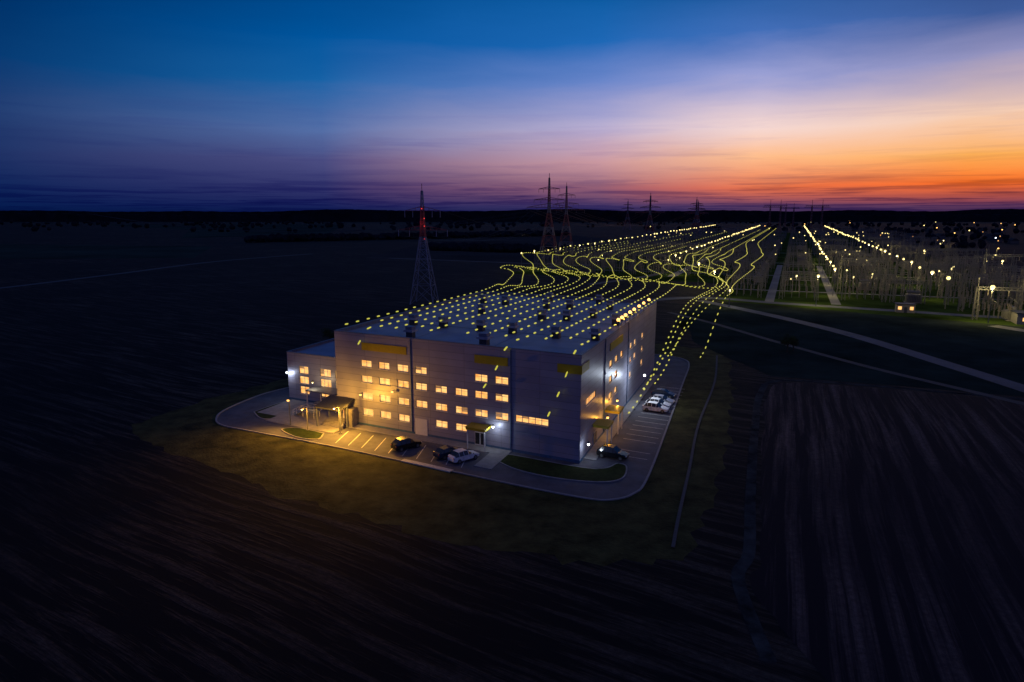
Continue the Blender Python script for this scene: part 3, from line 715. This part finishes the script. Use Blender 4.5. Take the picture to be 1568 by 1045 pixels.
# ------------------------------------------------------------------ light trails
tr=MB()
def dash(p,d,ln,r):
    d=d.normalized(); u=d.cross(Vector((0,0,1))); u.normalize(); t=d.cross(u); b=len(tr.v)
    tr.v.append(tuple(p-d*ln/2))
    for k,rr in((-.3,1),(.3,1)):
        for i in range(6):
            a=i*math.pi/3; tr.v.append(tuple(p+d*ln*k+u*r*rr*math.cos(a)+t*r*rr*.75*math.sin(a)))
    tr.v.append(tuple(p+d*ln/2))
    def A(f): tr.f.append(f);tr.m.append(0);tr.uv.append(None)
    for i in range(6):
        j=(i+1)%6; A([b,b+1+j,b+1+i]); A([b+1+i,b+1+j,b+7+j,b+7+i]); A([b+13,b+7+i,b+7+j])
def trail(P,spn=2.9):
    S=[]; V=[Vector(p) for p in P]
    for i in range(len(V)-1):
        p0=V[max(i-1,0)];p1=V[i];p2=V[i+1];p3=V[min(i+2,len(V)-1)]
        n=max(4,int((p2-p1).length/.6))
        for j in range(n):
            t=j/n; S.append(.5*((2*p1)+(-p0+p2)*t+(2*p0-5*p1+4*p2-p3)*t*t+(-p0+3*p1-3*p2+p3)*t**3))
    acc=0; nxt=0
    for a,b in zip(S[:-1],S[1:]):
        l=(b-a).length; dist=math.hypot(a.x,a.y)
        if dist<165: sp,ln,r=spn,1.0,.16
        elif dist<400: sp,ln,r=2.9,1.35,.13+ (dist-165)*.0003
        else: sp=4.0+(dist-400)*.05; ln=1.6+(dist-400)*.004; r=.20+(dist-400)*.0004
        if acc>=nxt: dash(a,b-a,ln,r); nxt=acc+sp
        acc+=l
def sm(x): x=max(0,min(1,x)); return x*x*(3-2*x)
NT=14
sts=[0,9,3,0,6,1,12,0,4,0,3,0,5,0]
ends=[760,520,640,600,900,560,700,600,1000,560,640,700,1100,1300]
for i in range(NT):
    f=i/(NT-1); eb=-71.2+f*43.6; e1=-102+f*78; e2=-152+f*114
    pts=[]
    if i==13: pts+=[B(40.9,-1.2,7.2),B(42.6,-1.1,11),B(43.9,-.9,14.5),B(44.6,.6,17)]
    elif i==10: pts+=[B(30.2,-1.2,10.2),B(32.2,-1.1,13.2),B(33.6,-.7,16.2),B(34.2,2,17)]
    elif i==2: pts+=[B(6.1,-1.0,14.8),B(6.9,1,17)]
    d=95+max(sts[i],3); ph=f*5.2
    while d<ends[i]:
        if d<155: e=eb; z=17.0
        else:
            k=sm((d-150)/110); e=eb+(e1-eb)*k
            if d>240: e=e1+(e2-e1)*sm((d-240)/190)
            win=sm((d-160)/40)*sm((480-d)/140)
            e+=win*(3.1*math.sin(d/15.0+ph)+1.2*math.sin(d/8.5-ph*1.3))
            z=17.0-5*sm((d-160)/150)+win*(1.7*math.sin(d/19.0+ph*.9+1)+.35*math.sin(d/8.0+ph*1.7))
        pts.append(E(e,d,z))
        d+=4 if d<480 else 40
    trail(pts,2.8+.35*math.sin(i*2.1))
for i,(d0,z0,e0) in enumerate(((116,1.2,-24.9),(127,3.0,-24.6),(138,1.5,-24.4),(150,5,-23.9),(168,1.6,-23.0))):
    f=i/4; pts=[]
    d=d0
    while d<(480 if i<3 else 1200):
        t=sm((d-d0)/(72 if i<4 else 34)); z=z0+(13.0-z0)*t
        win=sm((d-185)/50)*sm((480-d)/130)
        e=e0+(2+5*f)*sm((d-165)/60)-(26*(1-f))*sm((d-215)/160)+win*1.8*math.sin(d/17+f*3); z+=win*1.0*math.sin(d/18+f*4)
        if i==4: e+=4*sm((230-d)/60)
        if d>400: e-=10*sm((d-400)/200)
        pts.append(E(e,d,z)); d+=4 if d<480 else 40
    trail(pts)
tr.obj('light_trails',[M_dash])

# ------------------------------------------------------------------ distant land
mb=MB()
def ridge(y,h0,h1,seed,step=70,x0=-9000,x1=9000,rg=3.0):
    x=x0; pv=None
    while x<x1:
        h=h0+(h1-h0)*(.5+.5*noise.noise(Vector((x*.0009,seed,0)))*1.8)+random.uniform(0,rg)
        p=(x,y,h)
        if pv: mb.face([(pv[0],y,-1),(x,y,-1),(x,y,h),(pv[0],y,pv[2])],0); mb.face([(pv[0],y,pv[2]),(x,y,h),(x,y+900,h*.6),(pv[0],y+900,pv[2]*.6)],0)
        pv=p; x+=random.uniform(.3,1)*step
ridge(3000,22,40,1.3,26,-5000,5000,4.5); ridge(4600,30,54,3.7,40,-8000,8000,5); ridge(7000,42,78,5.1,70,-9000,9000,6)
mb.obj('distant_hills',[M_forest])
mb=MB()
def blob(x,y,h):
    mb.ball((x,y,h*.5),h*.5,0,6,4,(random.uniform(.8,1.4),1,random.uniform(.8,1.1)),.25)
for _ in range(1400):
    y=random.uniform(1300,2600); x=random.uniform(-1900,2300)
    if noise.noise(Vector((x*.003,y*.006,2)))<.08: continue
    blob(x,y,random.uniform(7,13))
for _ in range(520):
    t=random.random(); x=-330+t*420+random.uniform(-9,9); y=880+t*260+random.uniform(-20,20); blob(x,y,random.uniform(5,10))
for _ in range(320):
    t=random.random(); x=-75+t*120+random.uniform(-8,8); y=690-t*60+random.uniform(-16,16); blob(x,y,random.uniform(4,8))
for _ in range(900):
    x=random.uniform(330,1300); y=random.uniform(430,1500)
    ee=.926*x-.378*y
    if ee<125: continue
    if noise.noise(Vector((x*.01,y*.01,9)))<.0: continue
    blob(x,y,random.uniform(5,10))
mb.obj('distant_trees',[M_forest],smooth=False)
mb=MB()
for _ in range(90):
    x=random.uniform(330,1300); y=random.uniform(450,1500); ee=.926*x-.378*y
    if ee<130: continue
    w_,l_,h_=random.uniform(7,10),random.uniform(9,14),random.uniform(3,5.5)
    mb.box(x,x+w_,y,y+l_,0,h_,0)
    mb.face([(x-.4,y-.4,h_),(x+w_+.4,y-.4,h_),(x+w_/2,y-.4,h_+3)],1); mb.face([(x-.4,y-.4,h_),(x+w_/2,y-.4,h_+3),(x+w_/2,y+l_+.4,h_+3),(x-.4,y+l_+.4,h_)],1)
    mb.face([(x+w_+.4,y-.4,h_),(x+w_+.4,y+l_+.4,h_),(x+w_/2,y+l_+.4,h_+3),(x+w_/2,y-.4,h_+3)],1)
    if random.random()<.35: mb.box(x+w_*.3,x+w_*.3+1.3,y-.06,y-.01,1.2,2.6,2)
mb.obj('distant_village',[mat('house_render',(.12,.11,.1),.9),mat('house_roof',(.04,.03,.03),.9),M_win])
VL=[(330,470,M_bulbY,1500),(395,560,M_bulbO,900),(520,640,M_bulbY,1500),(610,760,M_bulbO,0),(450,720,M_bulbY,1500),(700,860,M_bulbY,0),(480,900,M_bulbO,0),(760,1150,M_bulbY,0),(640,1000,M_bulbO,0),(560,800,M_bulbW,0),(850,1200,M_bulbO,0),(300,1500,M_bulbY,0)]
for _ in range(16):
    yy=rl.uniform(1300,2500); VL.append((yy*rl.uniform(.3,.8),yy,rl.choice([M_bulbO,M_bulbY,M_bulbO]),0))
for (x,y,c,p) in VL:
    mb=MB(); mb.beam((0,0,0),(0,0,8),.2,0,6); mb.beam((0,0,8),(0,-1.5,8.3),.12,0); mb.ball((0,-1.5,8.0),min(1.1,.0007*y+.15),1,8,5)
    o=mb.obj('street_lamp',[M_steel,c]); o.location=(x,y,0)
    if p: light('lamp_light',(0,-1.5,7.2),p,YL,o,.2)

def tree(loc,h,cr,seed):
    rnd=random.Random(seed); root=empty('deciduous_tree',loc)
    mb=MB(); mb.beam((0,0,0),(.1,0,h*.45),.28,0,7,.16); tips=[]
    for k in range(9):
        a=k*2.4+rnd.random(); z=h*rnd.uniform(.25,.5); q=Vector((math.cos(a)*cr*rnd.uniform(.4,.8),math.sin(a)*cr*rnd.uniform(.4,.8),h*rnd.uniform(.5,.9)))
        mb.beam((0,0,z),q,.12,0,5,.04); tips.append(q)
    mb.obj('trunk_and_limbs',[M_bark],root)
    lf=MB()
    for q in tips:
        for _ in range(150):
            p=q+Vector((rnd.gauss(0,cr*.26),rnd.gauss(0,cr*.26),rnd.gauss(0,h*.09))); s=rnd.uniform(.08,.2)
            a=Vector((rnd.uniform(-1,1),rnd.uniform(-1,1),rnd.uniform(-1,1))).normalized(); b=a.orthogonal().normalized()
            lf.face([p-a*s,p+b*s*.6,p+a*s,p-b*s*.6],0)
    lf.obj('crown',[M_leaf],root)
tree((72.4,176,0),5.2,1.8,1); tree((74.8,178,0),3.6,1.3,2)
tree((52,205,0),4.2,1.6,3); tree((-50,185,0),5,2,4)

# ------------------------------------------------------------------ camera
cam=bpy.data.cameras.new('camera'); cam.lens=23.99; cam.sensor_width=36; cam.clip_end=60000; cam.clip_start=.5
co=bpy.data.objects.new('camera',cam); scene.collection.objects.link(co); co.location=(0,0,36); co.rotation_euler=(R(90-10.6),0,0)
scene.camera=co
scene.view_settings.view_transform='Standard'; scene.view_settings.look='None'; scene.view_settings.exposure=0
